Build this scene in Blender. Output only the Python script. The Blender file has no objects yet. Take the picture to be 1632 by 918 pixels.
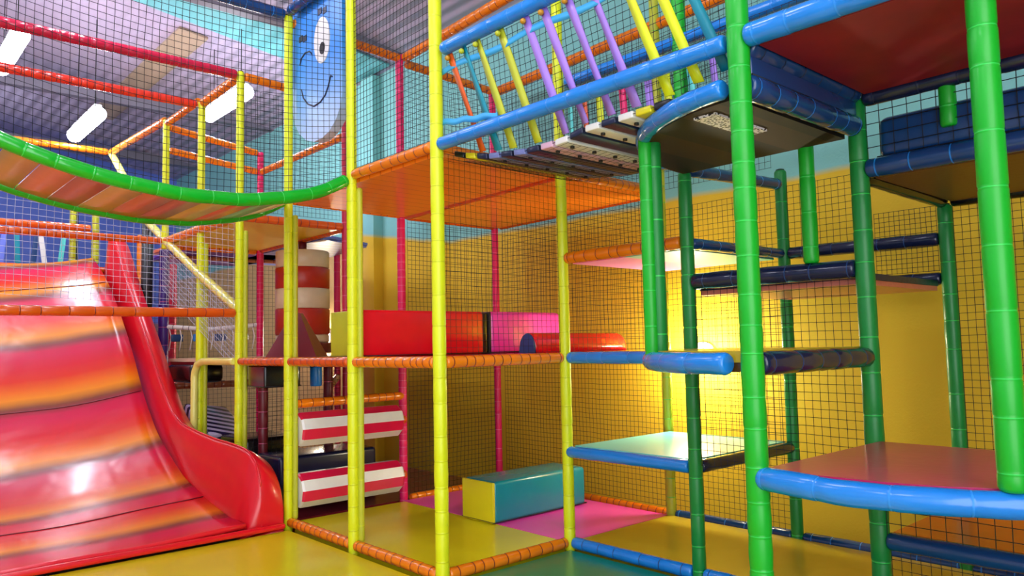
import bpy, math, random
from mathutils import Vector, Matrix
random.seed(7)
C = bpy.context.scene.collection
SC = bpy.context.scene
R = math.radians

# ---------------------------------------------------------------- camera, world, lights
def setup():
    cd = bpy.data.cameras.new('camera'); co = bpy.data.objects.new('camera', cd); C.objects.link(co)
    F_PX, YAW, PIT, ROLL = 1211.73, 48.149, 4.287, -1.2118
    y, p, r = R(YAW), R(PIT), R(ROLL)
    F = Vector((math.cos(y)*math.cos(p), math.sin(y)*math.cos(p), math.sin(p)))
    Rt = Vector((math.sin(y), -math.cos(y), 0)); U = Rt.cross(F)
    R2 = Rt*math.cos(r)+U*math.sin(r); U2 = -Rt*math.sin(r)+U*math.cos(r)
    m = Matrix((R2, U2, -F)).transposed().to_4x4(); m.translation = Vector((-3.141, -4.272, 1.55))
    co.matrix_world = m
    cd.sensor_width = 36; cd.lens = F_PX*36/1632; cd.clip_start = .05; cd.clip_end = 100
    SC.camera = co
    w = bpy.data.worlds.new('world'); SC.world = w; w.use_nodes = True
    b = w.node_tree.nodes['Background']; b.inputs[0].default_value = (0.93, 0.96, 1, 1); b.inputs[1].default_value = WORLD
    vs = SC.view_settings; vs.view_transform = 'Standard'; vs.look = 'None'; vs.gamma = 1; vs.use_curve_mapping = False
    vs.exposure = EXPOSURE
WORLD = 3.0; EXPOSURE = 0.56; LAMP = 26.0; BULK = 230.0
# hall lamps: (x, y, z, label)
LAMPS = [(-1.62, 6.6, 5.3, 'long ceiling lamp cut by the left edge of the photo'),
         (-2.2, 11.5, 5.2, 'added unseen ceiling lamp at the far end behind the slide'),  # added out of view to brighten the back left of the hall
         (-.52, 7.75, 4.85, 'glaring ceiling lamp between the two crimson and orange rails, far left'),
         (0.95, 6.3, 5.08, 'slanting bright ceiling lamp beside the yellow post top'),
         (-1.5, 3.0, 5.6, 'ceiling lamp above the sagging green bridge'),
         (-1.6, -.9, 5.6, 'ceiling lamp above the open yellow mat'),
         (-4.6, 5.0, 5.6, 'ceiling lamp left of the wide slide'),
         (-4.6, 1.0, 5.6, 'ceiling lamp over the left front of the hall'),
         (-4.6, -3.2, 5.6, 'ceiling lamp behind the camera on the left')]
setup()

# ---------------------------------------------------------------- materials
def lin(c):
    c = c/255
    return c/12.92 if c <= .04045 else ((c+.055)/1.055)**2.4
def rgb(t): return (lin(t[0]), lin(t[1]), lin(t[2]), 1)
def newmat(name):
    m = bpy.data.materials.new(name); m.use_nodes = True
    nt = m.node_tree; return m, nt, nt.nodes, nt.links, nt.nodes['Principled BSDF']
def vinyl(name, col, rough=.28, var=.06, bump=.25, scale=9, coat=0.0, sheen=0, spec=.5):
    m, nt, N, L, P = newmat(name)
    tc = N.new('ShaderNodeTexCoord'); ns = N.new('ShaderNodeTexNoise'); ns.inputs['Scale'].default_value = scale; ns.inputs['Detail'].default_value = 3
    L.new(tc.outputs['Object'], ns.inputs['Vector'])
    mx = N.new('ShaderNodeMix'); mx.data_type = 'RGBA'; c = rgb(col)
    mx.inputs['A'].default_value = tuple(max(0, v*(1-var*2)) for v in c[:3])+(1,)
    mx.inputs['B'].default_value = tuple(min(1, v*(1+var)) for v in c[:3])+(1,)
    L.new(ns.outputs['Fac'], mx.inputs['Factor']); L.new(mx.outputs['Result'], P.inputs['Base Color'])
    P.inputs['Roughness'].default_value = rough; P.inputs['Coat Weight'].default_value = coat; P.inputs['Coat Roughness'].default_value = .12
    P.inputs['Specular IOR Level'].default_value = spec
    if bump:
        n2 = N.new('ShaderNodeTexNoise'); n2.inputs['Scale'].default_value = scale*2.2; n2.inputs['Detail'].default_value = 2
        L.new(tc.outputs['Object'], n2.inputs['Vector'])
        b = N.new('ShaderNodeBump'); b.inputs['Strength'].default_value = bump; b.inputs['Distance'].default_value = .006
        L.new(n2.outputs['Fac'], b.inputs['Height']); L.new(b.outputs['Normal'], P.inputs['Normal'])
    return m
def emit(name, col, s):
    m, nt, N, L, P = newmat(name)
    P.inputs['Base Color'].default_value = rgb(col); P.inputs['Emission Color'].default_value = rgb(col); P.inputs['Emission Strength'].default_value = s
    return m
M = {}
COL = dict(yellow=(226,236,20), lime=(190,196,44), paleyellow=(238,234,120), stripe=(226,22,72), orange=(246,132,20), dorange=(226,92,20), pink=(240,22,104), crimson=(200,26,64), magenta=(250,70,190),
  green=(10,176,36), dgreen=(12,138,54), blue=(28,134,226), dblue=(22,66,122), navy=(22,32,66), purple=(64,30,130), teal=(0,140,160), red=(226,14,34),
  maroon=(112,16,34), white=(238,236,232), black=(16,16,20), olive=(150,150,40), cream=(226,208,170), matyellow=(226,214,22), matpink=(255,70,190),
  matgreen=(18,150,96), matolive=(206,178,36), decko=(255,140,22), deckred=(196,36,40), deckbrown=(92,62,24), matrose=(196,30,92), lilac=(168,128,226), netpale=(196,196,214),
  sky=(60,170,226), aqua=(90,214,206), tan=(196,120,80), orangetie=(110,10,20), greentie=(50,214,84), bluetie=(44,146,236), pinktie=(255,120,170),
  yellowtie=(206,214,24), rail=(236,60,40), deckpurple=(96,40,170), deckblue=(110,130,230), brass=(200,140,20), slatblue=(120,130,190), slatpink=(226,180,206), limeend=(196,206,40), grey=(150,150,150), deckyellow=(250,190,20),
  mesh=(10,14,22))
def mat(k, **kw):
    key = k+str(sorted(kw.items()))
    if key not in M:
        M[key] = vinyl(k+'_vinyl', COL[k], **kw)
    return M[key]

# ---------------------------------------------------------------- mesh helpers
class MB:
    def __init__(s): s.v = []; s.f = []; s.m = []; s.sm = []; s.uv = None
    def add(s, vs, fs, mi=0, smooth=False):
        o = len(s.v); s.v += [tuple(v) for v in vs]
        for f in fs: s.f.append([i+o for i in f]); s.m.append(mi); s.sm.append(smooth)
    def box(s, a, b, mi=0):
        (x0, y0, z0), (x1, y1, z1) = a, b
        vs = [(x0,y0,z0),(x1,y0,z0),(x1,y1,z0),(x0,y1,z0),(x0,y0,z1),(x1,y0,z1),(x1,y1,z1),(x0,y1,z1)]
        s.add(vs, [(3,2,1,0),(4,5,6,7),(0,1,5,4),(1,2,6,5),(2,3,7,6),(3,0,4,7)], mi)
    def prism(s, poly, z0, z1, mt=0, mb=None, ms=None):
        n = len(poly); mb = mt if mb is None else mb; ms = mt if ms is None else ms
        vs = [(x, y, z0) for x, y in poly]+[(x, y, z1) for x, y in poly]
        s.add(vs, [tuple(range(n, 2*n))], mt)
        s.add(vs, [tuple(range(n-1, -1, -1))], mb)
        s.add(vs, [(i, (i+1) % n, n+(i+1) % n, n+i) for i in range(n)], ms)
    def frame(s, pts):
        pts = [Vector(p) for p in pts]; n = len(pts); T = []
        for i in range(n):
            a = pts[max(0, i-1)]; b = pts[min(n-1, i+1)]; T.append((b-a).normalized())
        up = Vector((0, 0, 1)) if abs(T[0].z) < .9 else Vector((1, 0, 0))
        nrm = (up-T[0]*up.dot(T[0])).normalized(); fr = []
        for i in range(n):
            nrm = (nrm-T[i]*nrm.dot(T[i])).normalized(); fr.append((pts[i], nrm.copy(), T[i].cross(nrm)))
        return fr
    def sweep(s, pts, rad, seg=12, mis=None, smooth=True, cap=True, flat=1.0):
        fr = s.frame(pts); n = len(fr); o = len(s.v)
        for i, (p, a, b) in enumerate(fr):
            r = rad[i] if hasattr(rad, '__len__') else rad
            for k in range(seg):
                t = 2*math.pi*k/seg; q = p+a*(math.cos(t)*r*flat)+b*(math.sin(t)*r); s.v.append(tuple(q))
        for i in range(n-1):
            mi = mis[i] if mis else 0
            for k in range(seg):
                k2 = (k+1) % seg
                s.f.append([o+i*seg+k, o+i*seg+k2, o+(i+1)*seg+k2, o+(i+1)*seg+k]); s.m.append(mi); s.sm.append(smooth)
        if cap:
            s.f.append([o+k for k in range(seg)][::-1]); s.m.append(mis[0] if mis else 0); s.sm.append(False)
            s.f.append([o+(n-1)*seg+k for k in range(seg)]); s.m.append(mis[-1] if mis else 0); s.sm.append(False)
    def build(s, name, mats, parent=None, loc=None):
        me = bpy.data.meshes.new(name); me.from_pydata(s.v, [], s.f); 
        for m_ in (mats if isinstance(mats, (list, tuple)) else [mats]): me.materials.append(m_)
        me.polygons.foreach_set('material_index', s.m); me.polygons.foreach_set('use_smooth', s.sm)
        me.validate(); me.update()
        o = bpy.data.objects.new(name, me); C.objects.link(o)
        if parent is not None: o.parent = parent
        if loc is not None: o.location = loc
        return o
def lbl(o, label, cat, group=None):
    o['label'] = label; o['category'] = cat
    if group: o['group'] = group
    return o
def empty(name, loc, label, cat, group=None):
    o = bpy.data.objects.new(name, None); C.objects.link(o); o.location = loc; o.empty_display_size = .1
    return lbl(o, label, cat, group)
def struct(o): o['kind'] = 'structure'; return o
def bev(o, w=.012, seg=3):
    b = o.modifiers.new('bevel', 'BEVEL'); b.width = w; b.segments = seg; b.limit_method = 'ANGLE'; b.harden_normals = False
    for p in o.data.polygons: p.use_smooth = True
    return o
def off(pts, loc):
    l = Vector(loc); return [Vector(p)-l for p in pts]
def arc(cx, cy, r0, r1, a0, a1, z, n=16):
    return [(cx+r0*math.cos(R(a0+(a1-a0)*i/n)), cy+r1*math.sin(R(a0+(a1-a0)*i/n)), z) for i in range(n+1)]

def foam(mb, pts, r, pitch=.105, jit=.3, seg=14, sag=.08, tie=.0045, endr=True, ties=True, bump=.02):
    """padded tube: foam pillows between cable ties (slot 0 foam, slot 1 tie)"""
    pts = [Vector(p) for p in pts]; cum = [0]
    for a, b in zip(pts, pts[1:]): cum.append(cum[-1]+(b-a).length)
    Lt = cum[-1]
    def at(s):
        s = min(max(s, 0), Lt)
        for i in range(len(pts)-1):
            if s <= cum[i+1] or i == len(pts)-2:
                return pts[i].lerp(pts[i+1], (s-cum[i])/max(1e-9, cum[i+1]-cum[i]))
    S = []; RR = []; MI = []
    def put(s, rr, mi=0): S.append(s); RR.append(rr*r); MI.append(mi)
    if endr: put(0, .72); put(.006, .88); put(.018, 1)
    else: put(0, 1)
    s = .02+random.random()*pitch*.6
    if not ties: s = Lt+1; k = max(2, int(Lt/.08)); 
    if not ties:
        for i in range(1, k): put(.02+(Lt-.04)*i/k, 1+random.uniform(-bump, bump))
    while s < Lt-.03:
        j = s
        put(j-.012, 1+random.uniform(-bump, bump)) if j-.012 > S[-1]+.004 else None
        if j-tie > S[-1]+.001:
            put(j-tie, 1-sag*.55, 1); put(j-tie*.6, 1-sag*.35, 1); put(j+tie*.6, 1-sag*.35, 0); put(j+tie, 1-sag*.6, 0); put(j+.012, 1+random.uniform(-bump, bump), 0)
        step = pitch*(1+random.uniform(-jit, jit))
        if step > .05:
            put(j+step*.5, 1.015+random.uniform(-bump, bump), 0)
        s = j+step
    while S[-1] >= Lt-.02 and len(S) > 2: S.pop(); RR.pop(); MI.pop()
    if endr: put(Lt-.018, 1); put(Lt-.006, .88); put(Lt, .72)
    else: put(Lt, 1)
    P_ = []; Rr = []; Mi = []; last = -1
    # densify curved paths
    for i in range(len(S)):
        if S[i] <= last: continue
        if last >= 0 and len(pts) > 2 and S[i]-last > .05:
            h = .5*(S[i]+last); P_.append(at(h)); Rr.append(.5*(Rr[-1]+RR[i])); Mi.append(0)
        P_.append(at(S[i])); Rr.append(RR[i]); Mi.append(MI[i]); last = S[i]
    mb.sweep(P_, Rr, seg, Mi[:-1])

def tube(name, pts, r, col, tie, label, group=None, cat='padded rail', **kw):
    loc = Vector(pts[0]); mb = MB(); foam(mb, off(pts, loc), r, **kw)
    o = mb.build(name, [mat(col, rough=.22, coat=.3), mat(tie, rough=.4, bump=0)], loc=loc)
    return lbl(o, label, cat, group)

def post(x, y, z0, z1, col, tie, label, r=.046, flap=None, flap_shade=None, pitch=.19, fo=(.052, -.034, .62), group=None, name='padded_post', cap=True):
    t = empty(name, (x, y, z0), label, 'post', group)
    mb = MB(); foam(mb, [(0, 0, 0), (0, 0, z1-z0)], r, pitch=pitch, bump=.02, sag=.075, tie=.0028)
    mb.build('foam_sleeve', [mat(col, rough=.42, coat=.08, bump=.06, var=.02), mat(tie, rough=.4, bump=0)], t)
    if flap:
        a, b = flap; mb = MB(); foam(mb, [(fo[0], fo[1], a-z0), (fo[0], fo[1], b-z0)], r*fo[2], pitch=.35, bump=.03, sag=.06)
        mb.build('net_edge_sleeve', [mat(flap_shade or col, rough=.45, bump=.06, var=.02), mat(tie, rough=.4, bump=0)], t)  # darker colour on the sleeve paints in the post's shading
    if cap:
        mb = MB(); mb.sweep([(0, 0, z1-z0-.004), (0, 0, z1-z0+.008), (0, 0, z1-z0+.014)], [r*.7, r*.7, r*.3], 12)
        mb.build('end_cap', mat('black', rough=.5), t)
    return t

def net(label, o, u, v, lu, lv, pitch=.05, r=.0021, wav=.006, group=None, name='safety_net', col='mesh', sagf=None, skew=0, tilt=0):
    """knotted mesh of thin cords; u,v unit directions"""
    o = Vector(o); u = Vector(u).normalized(); v = Vector(v).normalized(); w = u.cross(v); mb = MB()
    ph = random.random()*6
    def P(a, b):
        s = math.sin(math.pi*min(max(a/lu, 0), 1))*math.sin(math.pi*min(max(b/lv, 0), 1))
        d = wav*(math.sin(a*7+ph)+math.sin(b*5.3+ph*2)+.6*math.sin((a+b)*13))*s
        q = u*(a+d*.7)+v*(b+d*.6+skew*a)+w*(d*1.5*s)
        if sagf: q = q+Vector(sagf(a, b))
        return q
    def cord(pts):
        mb.sweep(pts, r, 3, None, False, False)
    nu = max(1, round(lu/pitch)); nv = max(1, round(lv/pitch))
    for i in range(nu+1):
        a = lu*i/nu; k = max(3, int(lv/.16)); cord([P(a, lv*j/k) for j in range(k+1)])
    for j in range(nv+1):
        b = lv*j/nv; k = max(3, int(lu/.16)); cord([P(lu*i/k, b) for i in range(k+1)])
    # knots
    for i in range(nu+1):
        for j in range(nv+1):
            p = P(lu*i/nu, lv*j/nv); e = r*1.9
            mb.add([p+u*e, p+v*e, p-u*e, p-v*e, p+w*e, p-w*e], [(0,1,4),(1,2,4),(2,3,4),(3,0,4),(1,0,5),(2,1,5),(3,2,5),(0,3,5)])
    ob = mb.build(name, mat(col, rough=.7, bump=0), loc=o)
    return lbl(ob, label, 'net', group)

def deck(label, poly, ztop, th, top, bot, name='padded_deck', planks=False, cat='platform'):
    cx = sum(p[0] for p in poly)/len(poly); cy = sum(p[1] for p in poly)/len(poly)
    t = empty(name, (cx, cy, ztop-th), label, cat); pl = [(x-cx, y-cy) for x, y in poly]
    mb = MB(); mb.prism(pl, th*.45, th); bev(mb.build('mat', top if not isinstance(top, str) else mat(top, rough=.3, coat=.2), t), .01)
    pl2 = [(x*.985, y*.985) for x, y in pl]
    mb = MB(); mb.prism(pl2, 0, th*.44); mb.build('underboard', bot if not isinstance(bot, str) else mat(bot, rough=.3), t)
    return t
# ---------------------------------------------------------------- special materials
def wall_mat(name, low, high, zb, amp=.05, beige=None):
    m, nt, N, L, P = newmat(name)
    g = N.new('ShaderNodeNewGeometry'); sp = N.new('ShaderNodeSeparateXYZ'); L.new(g.outputs['Position'], sp.inputs[0])
    ns = N.new('ShaderNodeTexNoise'); ns.inputs['Scale'].default_value = 1.1; L.new(g.outputs['Position'], ns.inputs['Vector'])
    a = N.new('ShaderNodeMath'); a.operation = 'MULTIPLY_ADD'; L.new(ns.outputs['Fac'], a.inputs[0]); a.inputs[1].default_value = amp*4; L.new(sp.outputs['Z'], a.inputs[2])
    ry = N.new('ShaderNodeMapRange'); L.new(sp.outputs['Y'], ry.inputs['Value']); ry.inputs['From Min'].default_value = 3.8; ry.inputs['From Max'].default_value = 5.8; ry.inputs['To Max'].default_value = .32
    sb = N.new('ShaderNodeMath'); sb.operation = 'SUBTRACT'; L.new(a.outputs[0], sb.inputs[0]); L.new(ry.outputs[0], sb.inputs[1])
    mr = N.new('ShaderNodeMapRange'); L.new(sb.outputs[0], mr.inputs['Value']); mr.inputs['From Min'].default_value = zb; mr.inputs['From Max'].default_value = zb+.06
    mx = N.new('ShaderNodeMix'); mx.data_type = 'RGBA'; mx.inputs['A'].default_value = rgb(low); mx.inputs['B'].default_value = rgb(high); L.new(mr.outputs[0], mx.inputs['Factor'])
    src = mx.outputs['Result']
    if beige:
        mr2 = N.new('ShaderNodeMapRange'); L.new(sp.outputs['Y'], mr2.inputs['Value']); mr2.inputs['From Min'].default_value = 5.6; mr2.inputs['From Max'].default_value = 6.4
        m2 = N.new('ShaderNodeMix'); m2.data_type = 'RGBA'; m2.inputs['A'].default_value = rgb(low); m2.inputs['B'].default_value = rgb(beige)
        L.new(mr2.outputs[0], m2.inputs['Factor']); L.new(m2.outputs['Result'], mx.inputs['A'])
    n2 = N.new('ShaderNodeTexNoise'); n2.inputs['Scale'].default_value = 60; L.new(g.outputs['Position'], n2.inputs['Vector'])
    b = N.new('ShaderNodeBump'); b.inputs['Strength'].default_value = .35; b.inputs['Distance'].default_value = .004; L.new(n2.outputs['Fac'], b.inputs['Height']); L.new(b.outputs['Normal'], P.inputs['Normal'])
    L.new(src, P.inputs['Base Color']); P.inputs['Roughness'].default_value = .75
    return m
def lines_mat(name, c1, c2, axis, pitch, width=.08, rough=.35, coat=.3):
    """panel boards: fine dark joints every pitch metres along an object axis"""
    m, nt, N, L, P = newmat(name)
    g = N.new('ShaderNodeNewGeometry'); sp = N.new('ShaderNodeSeparateXYZ'); L.new(g.outputs['Position'], sp.inputs[0])
    a = N.new('ShaderNodeMath'); a.operation = 'DIVIDE'; L.new(sp.outputs[axis], a.inputs[0]); a.inputs[1].default_value = pitch
    f = N.new('ShaderNodeMath'); f.operation = 'FRACT'; L.new(a.outputs[0], f.inputs[0])
    l = N.new('ShaderNodeMath'); l.operation = 'LESS_THAN'; L.new(f.outputs[0], l.inputs[0]); l.inputs[1].default_value = width
    mx = N.new('ShaderNodeMix'); mx.data_type = 'RGBA'; mx.inputs['A'].default_value = rgb(c1); mx.inputs['B'].default_value = rgb(c2)
    L.new(l.outputs[0], mx.inputs['Factor']); L.new(mx.outputs['Result'], P.inputs['Base Color']); P.inputs['Roughness'].default_value = rough; P.inputs['Coat Weight'].default_value = coat
    return m
def corr_mat(name, col, axis, pitch, col2=None):
    m, nt, N, L, P = newmat(name)
    g = N.new('ShaderNodeNewGeometry'); sp = N.new('ShaderNodeSeparateXYZ'); L.new(g.outputs['Position'], sp.inputs[0])
    a = N.new('ShaderNodeMath'); a.operation = 'MULTIPLY'; L.new(sp.outputs[axis], a.inputs[0]); a.inputs[1].default_value = 2*math.pi/pitch
    s = N.new('ShaderNodeMath'); s.operation = 'SINE'; L.new(a.outputs[0], s.inputs[0])
    b = N.new('ShaderNodeBump'); b.inputs['Strength'].default_value = .6; b.inputs['Distance'].default_value = .02; L.new(s.outputs[0], b.inputs['Height']); L.new(b.outputs['Normal'], P.inputs['Normal'])
    P.inputs['Base Color'].default_value = rgb(col); P.inputs['Roughness'].default_value = .5
    return m
def slide_mat():
    m, nt, N, L, P = newmat('slide_vinyl')
    uv = N.new('ShaderNodeUVMap'); uv.uv_map = 'run'; sp = N.new('ShaderNodeSeparateXYZ'); L.new(uv.outputs[0], sp.inputs[0])
    ns = N.new('ShaderNodeTexNoise'); ns.inputs['Scale'].default_value = 2.5; ns.inputs['Detail'].default_value = 2; L.new(uv.outputs[0], ns.inputs['Vector'])
    a = N.new('ShaderNodeMath'); a.operation = 'MULTIPLY_ADD'; L.new(ns.outputs['Fac'], a.inputs[0]); a.inputs[1].default_value = .05; L.new(sp.outputs['Y'], a.inputs[2])
    f = N.new('ShaderNodeMath'); f.operation = 'FRACT'; L.new(a.outputs[0], f.inputs[0])
    cr = N.new('ShaderNodeValToRGB'); L.new(f.outputs[0], cr.inputs[0])
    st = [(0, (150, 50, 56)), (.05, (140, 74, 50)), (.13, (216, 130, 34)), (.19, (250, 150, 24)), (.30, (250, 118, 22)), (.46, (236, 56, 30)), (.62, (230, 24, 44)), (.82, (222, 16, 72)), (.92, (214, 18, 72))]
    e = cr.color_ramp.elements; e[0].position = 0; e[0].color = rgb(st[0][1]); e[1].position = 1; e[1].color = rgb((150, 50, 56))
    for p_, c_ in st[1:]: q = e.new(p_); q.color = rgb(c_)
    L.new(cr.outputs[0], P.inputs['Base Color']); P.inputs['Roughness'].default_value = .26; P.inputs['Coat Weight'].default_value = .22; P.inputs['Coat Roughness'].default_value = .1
    n2 = N.new('ShaderNodeTexNoise'); n2.inputs['Scale'].default_value = 3; L.new(uv.outputs[0], n2.inputs['Vector'])
    b = N.new('ShaderNodeBump'); b.inputs['Strength'].default_value = .35; b.inputs['Distance'].default_value = .03; L.new(n2.outputs['Fac'], b.inputs['Height']); L.new(b.outputs['Normal'], P.inputs['Normal'])
    return m
def grad_mat(name, stops, axis, a0, a1, rough=.35):
    m, nt, N, L, P = newmat(name)
    tc = N.new('ShaderNodeTexCoord'); sp = N.new('ShaderNodeSeparateXYZ'); L.new(tc.outputs['Object'], sp.inputs[0])
    mr = N.new('ShaderNodeMapRange'); L.new(sp.outputs[axis], mr.inputs['Value']); mr.inputs['From Min'].default_value = a0; mr.inputs['From Max'].default_value = a1
    cr = N.new('ShaderNodeValToRGB'); L.new(mr.outputs[0], cr.inputs[0]); e = cr.color_ramp.elements
    e[0].position = stops[0][0]; e[0].color = rgb(stops[0][1]); e[1].position = stops[-1][0]; e[1].color = rgb(stops[-1][1])
    for p_, c_ in stops[1:-1]: q = e.new(p_); q.color = rgb(c_)
    L.new(cr.outputs[0], P.inputs['Base Color']); P.inputs['Roughness'].default_value = rough
    return m
def meshcloth():
    m, nt, N, L, P = newmat('mesh_cloth'); tc = N.new('ShaderNodeTexCoord'); v = N.new('ShaderNodeTexVoronoi'); v.inputs['Scale'].default_value = 60; L.new(tc.outputs['Object'], v.inputs['Vector'])
    l = N.new('ShaderNodeMath'); l.operation = 'GREATER_THAN'; L.new(v.outputs['Distance'], l.inputs[0]); l.inputs[1].default_value = .42
    mx = N.new('ShaderNodeMix'); mx.data_type = 'RGBA'; mx.inputs['A'].default_value = rgb((24, 22, 30)); mx.inputs['B'].default_value = rgb((250, 246, 250)); L.new(l.outputs[0], mx.inputs['Factor']); L.new(mx.outputs['Result'], P.inputs['Base Color']); P.inputs['Roughness'].default_value = .6
    return m
MESHCLOTH = meshcloth()
H0, H1, H2 = 0.0, 1.44, 2.966
X1, X2 = 1.24, 2.56
Y = [0, 1.18, 2.34, 3.48, 4.66, 5.87, 7.2]
A1, A2, A3 = -1.2, -2.4, -3.55
XW = 3.02

# ---------------------------------------------------------------- the hall
mb = MB(); mb.box((-9, -7, -.26), (XW+.2, 15, -.16)); struct(mb.build('floor', vinyl('floor_paint', (150, 146, 140), rough=.6)))
WM = wall_mat('painted_wall', (226, 186, 36), (130, 196, 190), 2.96, amp=.02, beige=(214, 176, 112))
mb = MB(); mb.box((XW, -7, -.2), (XW+.2, 15, 5.76)); struct(mb.build('wall_right', WM))
mb = MB(); mb.box((-9, 14.8, -.2), (XW+.2, 15, 8)); struct(mb.build('wall_back', wall_mat('far_wall', (150, 120, 130), (104, 130, 226), 2.0)))
mb = MB(); mb.box((-1.6, -7.2, -.2), (XW+.2, -7, 6)); struct(mb.build('wall_light_blocker', vinyl('light_blocker_paint', (170, 160, 130), rough=.8)))  # unseen half wall added to block light from the right side
mb = MB(); mb.box((-9.2, -7, -.2), (-9, 15, 8)); struct(mb.build('wall_left', vinyl('hall_wall', (206, 206, 220), rough=.8)))
CM = corr_mat('corrugated_sheet', (176, 164, 186), 'X', .19)
mb = MB(); mb.add([(XW+.2, -7, 5.72), (XW+.2, 15, 5.72), (-2.4, 15, 6.5), (-2.4, -7, 6.5), (-9, -7, 5.9), (-9, 15, 5.9)], [(0, 1, 2, 3), (3, 2, 5, 4)])
mb.add([(XW+.2, -7, 5.8), (XW+.2, 15, 5.8), (-2.4, 15, 6.6), (-2.4, -7, 6.6), (-9, -7, 6), (-9, 15, 6)], [(3, 2, 1, 0), (4, 5, 2, 3)])
struct(mb.build('ceiling', CM))
# coloured ceiling bays and beams
for i, (x0, x1, ya, yb, c, lab) in enumerate([(-1.6, 2.9, 5.1, 6.2, (110, 190, 194), 'turquoise'), (.35, .75, 6.5, 11.5, (170, 150, 126), 'tan')]):
    mb = MB(); z0 = 6.5-(x0+2.4)*.139-.04; z1 = 6.5-(x1+2.4)*.139-.04
    mb.add([(x0, ya, z0), (x1, ya, z1), (x1, yb, z1), (x0, yb, z0), (x0, ya, z0+.03), (x1, ya, z1+.03), (x1, yb, z1+.03), (x0, yb, z0+.03)], [(3,2,1,0),(4,5,6,7),(0,1,5,4),(1,2,6,5),(2,3,7,6),(3,0,4,7)])
    o = struct(mb.build('trim_%d' % (i+1), corr_mat('roof_light_'+lab, c, 'X', .3)))
for i, y in enumerate([1.2, 4.75, 9.4, 13.2]):
    mb = MB(); mb.box((-8.9, y-.07, 5.72), (XW, y+.07, 5.90)); struct(mb.build('trim_%d' % (i+3), vinyl('roof_beam_%d' % i, (120, 116, 130), rough=.5)))
# wall pilasters and service duct
for i, (y, w) in enumerate([(5.68, .34), (4.1, .16)]):
    mb = MB(); mb.box((XW-.16, y-w/2, -.16), (XW, y+w/2, 5.7)); struct(mb.build('trim_%d' % (i+7), WM))
def lamp_fixture(x, y, z, label):
    t = empty('ceiling_lamp', (x, y, z), label, 'lamp', 'long lamps under the hall roof')
    mb = MB(); mb.box((-.05, -.66, .06), (.05, .66, .12)); bev(mb.build('housing', mat('white', rough=.4, bump=0), t), .012)
    mb = MB(); mb.sweep([(0, -.70, -.02), (0, -.68, -.02), (0, .68, -.02), (0, .70, -.02)], [.07, .105, .105, .07], 20); mb.build('diffuser', emit_lamp, t)
    zc = 6.5-abs(x+2.4)*(.139 if x > -2.4 else .09)
    for s in (-.5, .5):
        mb = MB(); mb.sweep([(0, s, .12), (0, s, zc-z-.02)], .006, 5); mb.build('suspension_wire', mat('black', rough=.5), t)
emit_lamp = emit('lamp_diffuser', (238, 240, 255), LAMP)
for a in LAMPS: lamp_fixture(*a)
# bulkhead lamp on the yellow wall
t = empty('bulkhead_lamp', (XW, -.10, 1.40), 'glowing bulkhead lamp on the yellow wall behind the dark green post', 'lamp')
mb = MB(); mb.sweep([(0, 0, 0), (-.03, 0, 0), (-.03, 0, 0.001), (-.22, 0, 0)], [.15, .14, .04, .04], 24); mb.build('base_ring', mat('white', rough=.4, bump=0), t)
mb = MB(); mb.sweep([(-.16, 0, 0), (-.2, 0, 0), (-.3, 0, 0), (-.34, 0, 0)], [.06, .075, .075, .03], 24); mb.build('glass_dome', emit('bulkhead_glass', (255, 246, 214), BULK), t)

t = empty('bulkhead_lamp', (XW-.0, 7.2, 1.74), 'glowing lamp at the far wall half hidden behind the striped hanging drum', 'lamp')
mb = MB(); mb.sweep([(0, 0, 0), (-.05, 0, 0)], [.15, .14], 24); mb.build('base_ring', mat('white', rough=.4, bump=0), t)
mb = MB(); mb.sweep([(-.05, 0, 0), (-.12, 0, 0), (-.16, 0, 0)], [.13, .12, .03], 24); mb.build('glass_dome', emit('far_bulkhead_glass', (255, 240, 214), BULK*.5), t)

# ---------------------------------------------------------------- ground mats
def gmat(label, poly, z, col, th=.05, **kw):
    cx = sum(p[0] for p in poly)/len(poly); cy = sum(p[1] for p in poly)/len(poly)
    mb = MB(); mb.prism([(x-cx, y-cy) for x, y in poly], 0, th)
    o = bev(mb.build('floor_mat', mat(col, rough=.3, coat=.25, scale=2.5, bump=.3, **kw), loc=(cx, cy, z-th)), .012); return lbl(o, label, 'mat', 'soft mats on the ground')
gmat('wide yellow mat in front of the slide and the yellow posts', [(-4.5, -3.2), (-.065, -3.2), (-.065, 2.2), (-4.5, 2.2)], -.045, 'matyellow', .11)
gmat('shiny green mat at the bottom edge between orange and blue rails', [(-.055, -3.2), (1.19, -3.2), (1.19, -.05), (-.055, -.05)], -.045, 'matgreen', .11)
gmat('yellow mat inside the post frame beside the striped rollers', [(.04, .04), (1.225, .04), (1.225, 2.3), (.04, 2.3)], .0, 'matyellow', .15)
gmat('pink mat under the teal bench block', [(1.235, .012), (X2-.04, .012), (X2-.04, 2.34), (1.235, 2.34)], .0, 'matpink', .15)
gmat('olive yellow mat running along the wall behind the blue floor rail', [(1.29, -3.6), (X2-.04, -3.6), (X2-.04, .0), (1.29, .0)], .0, 'matolive', .15)
gmat('dark maroon carpeted mat behind the striped rollers', [(.02, 2.46), (X2, 2.46), (X2, 7), (.02, 7)], -.02, 'maroon', .12)

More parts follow.
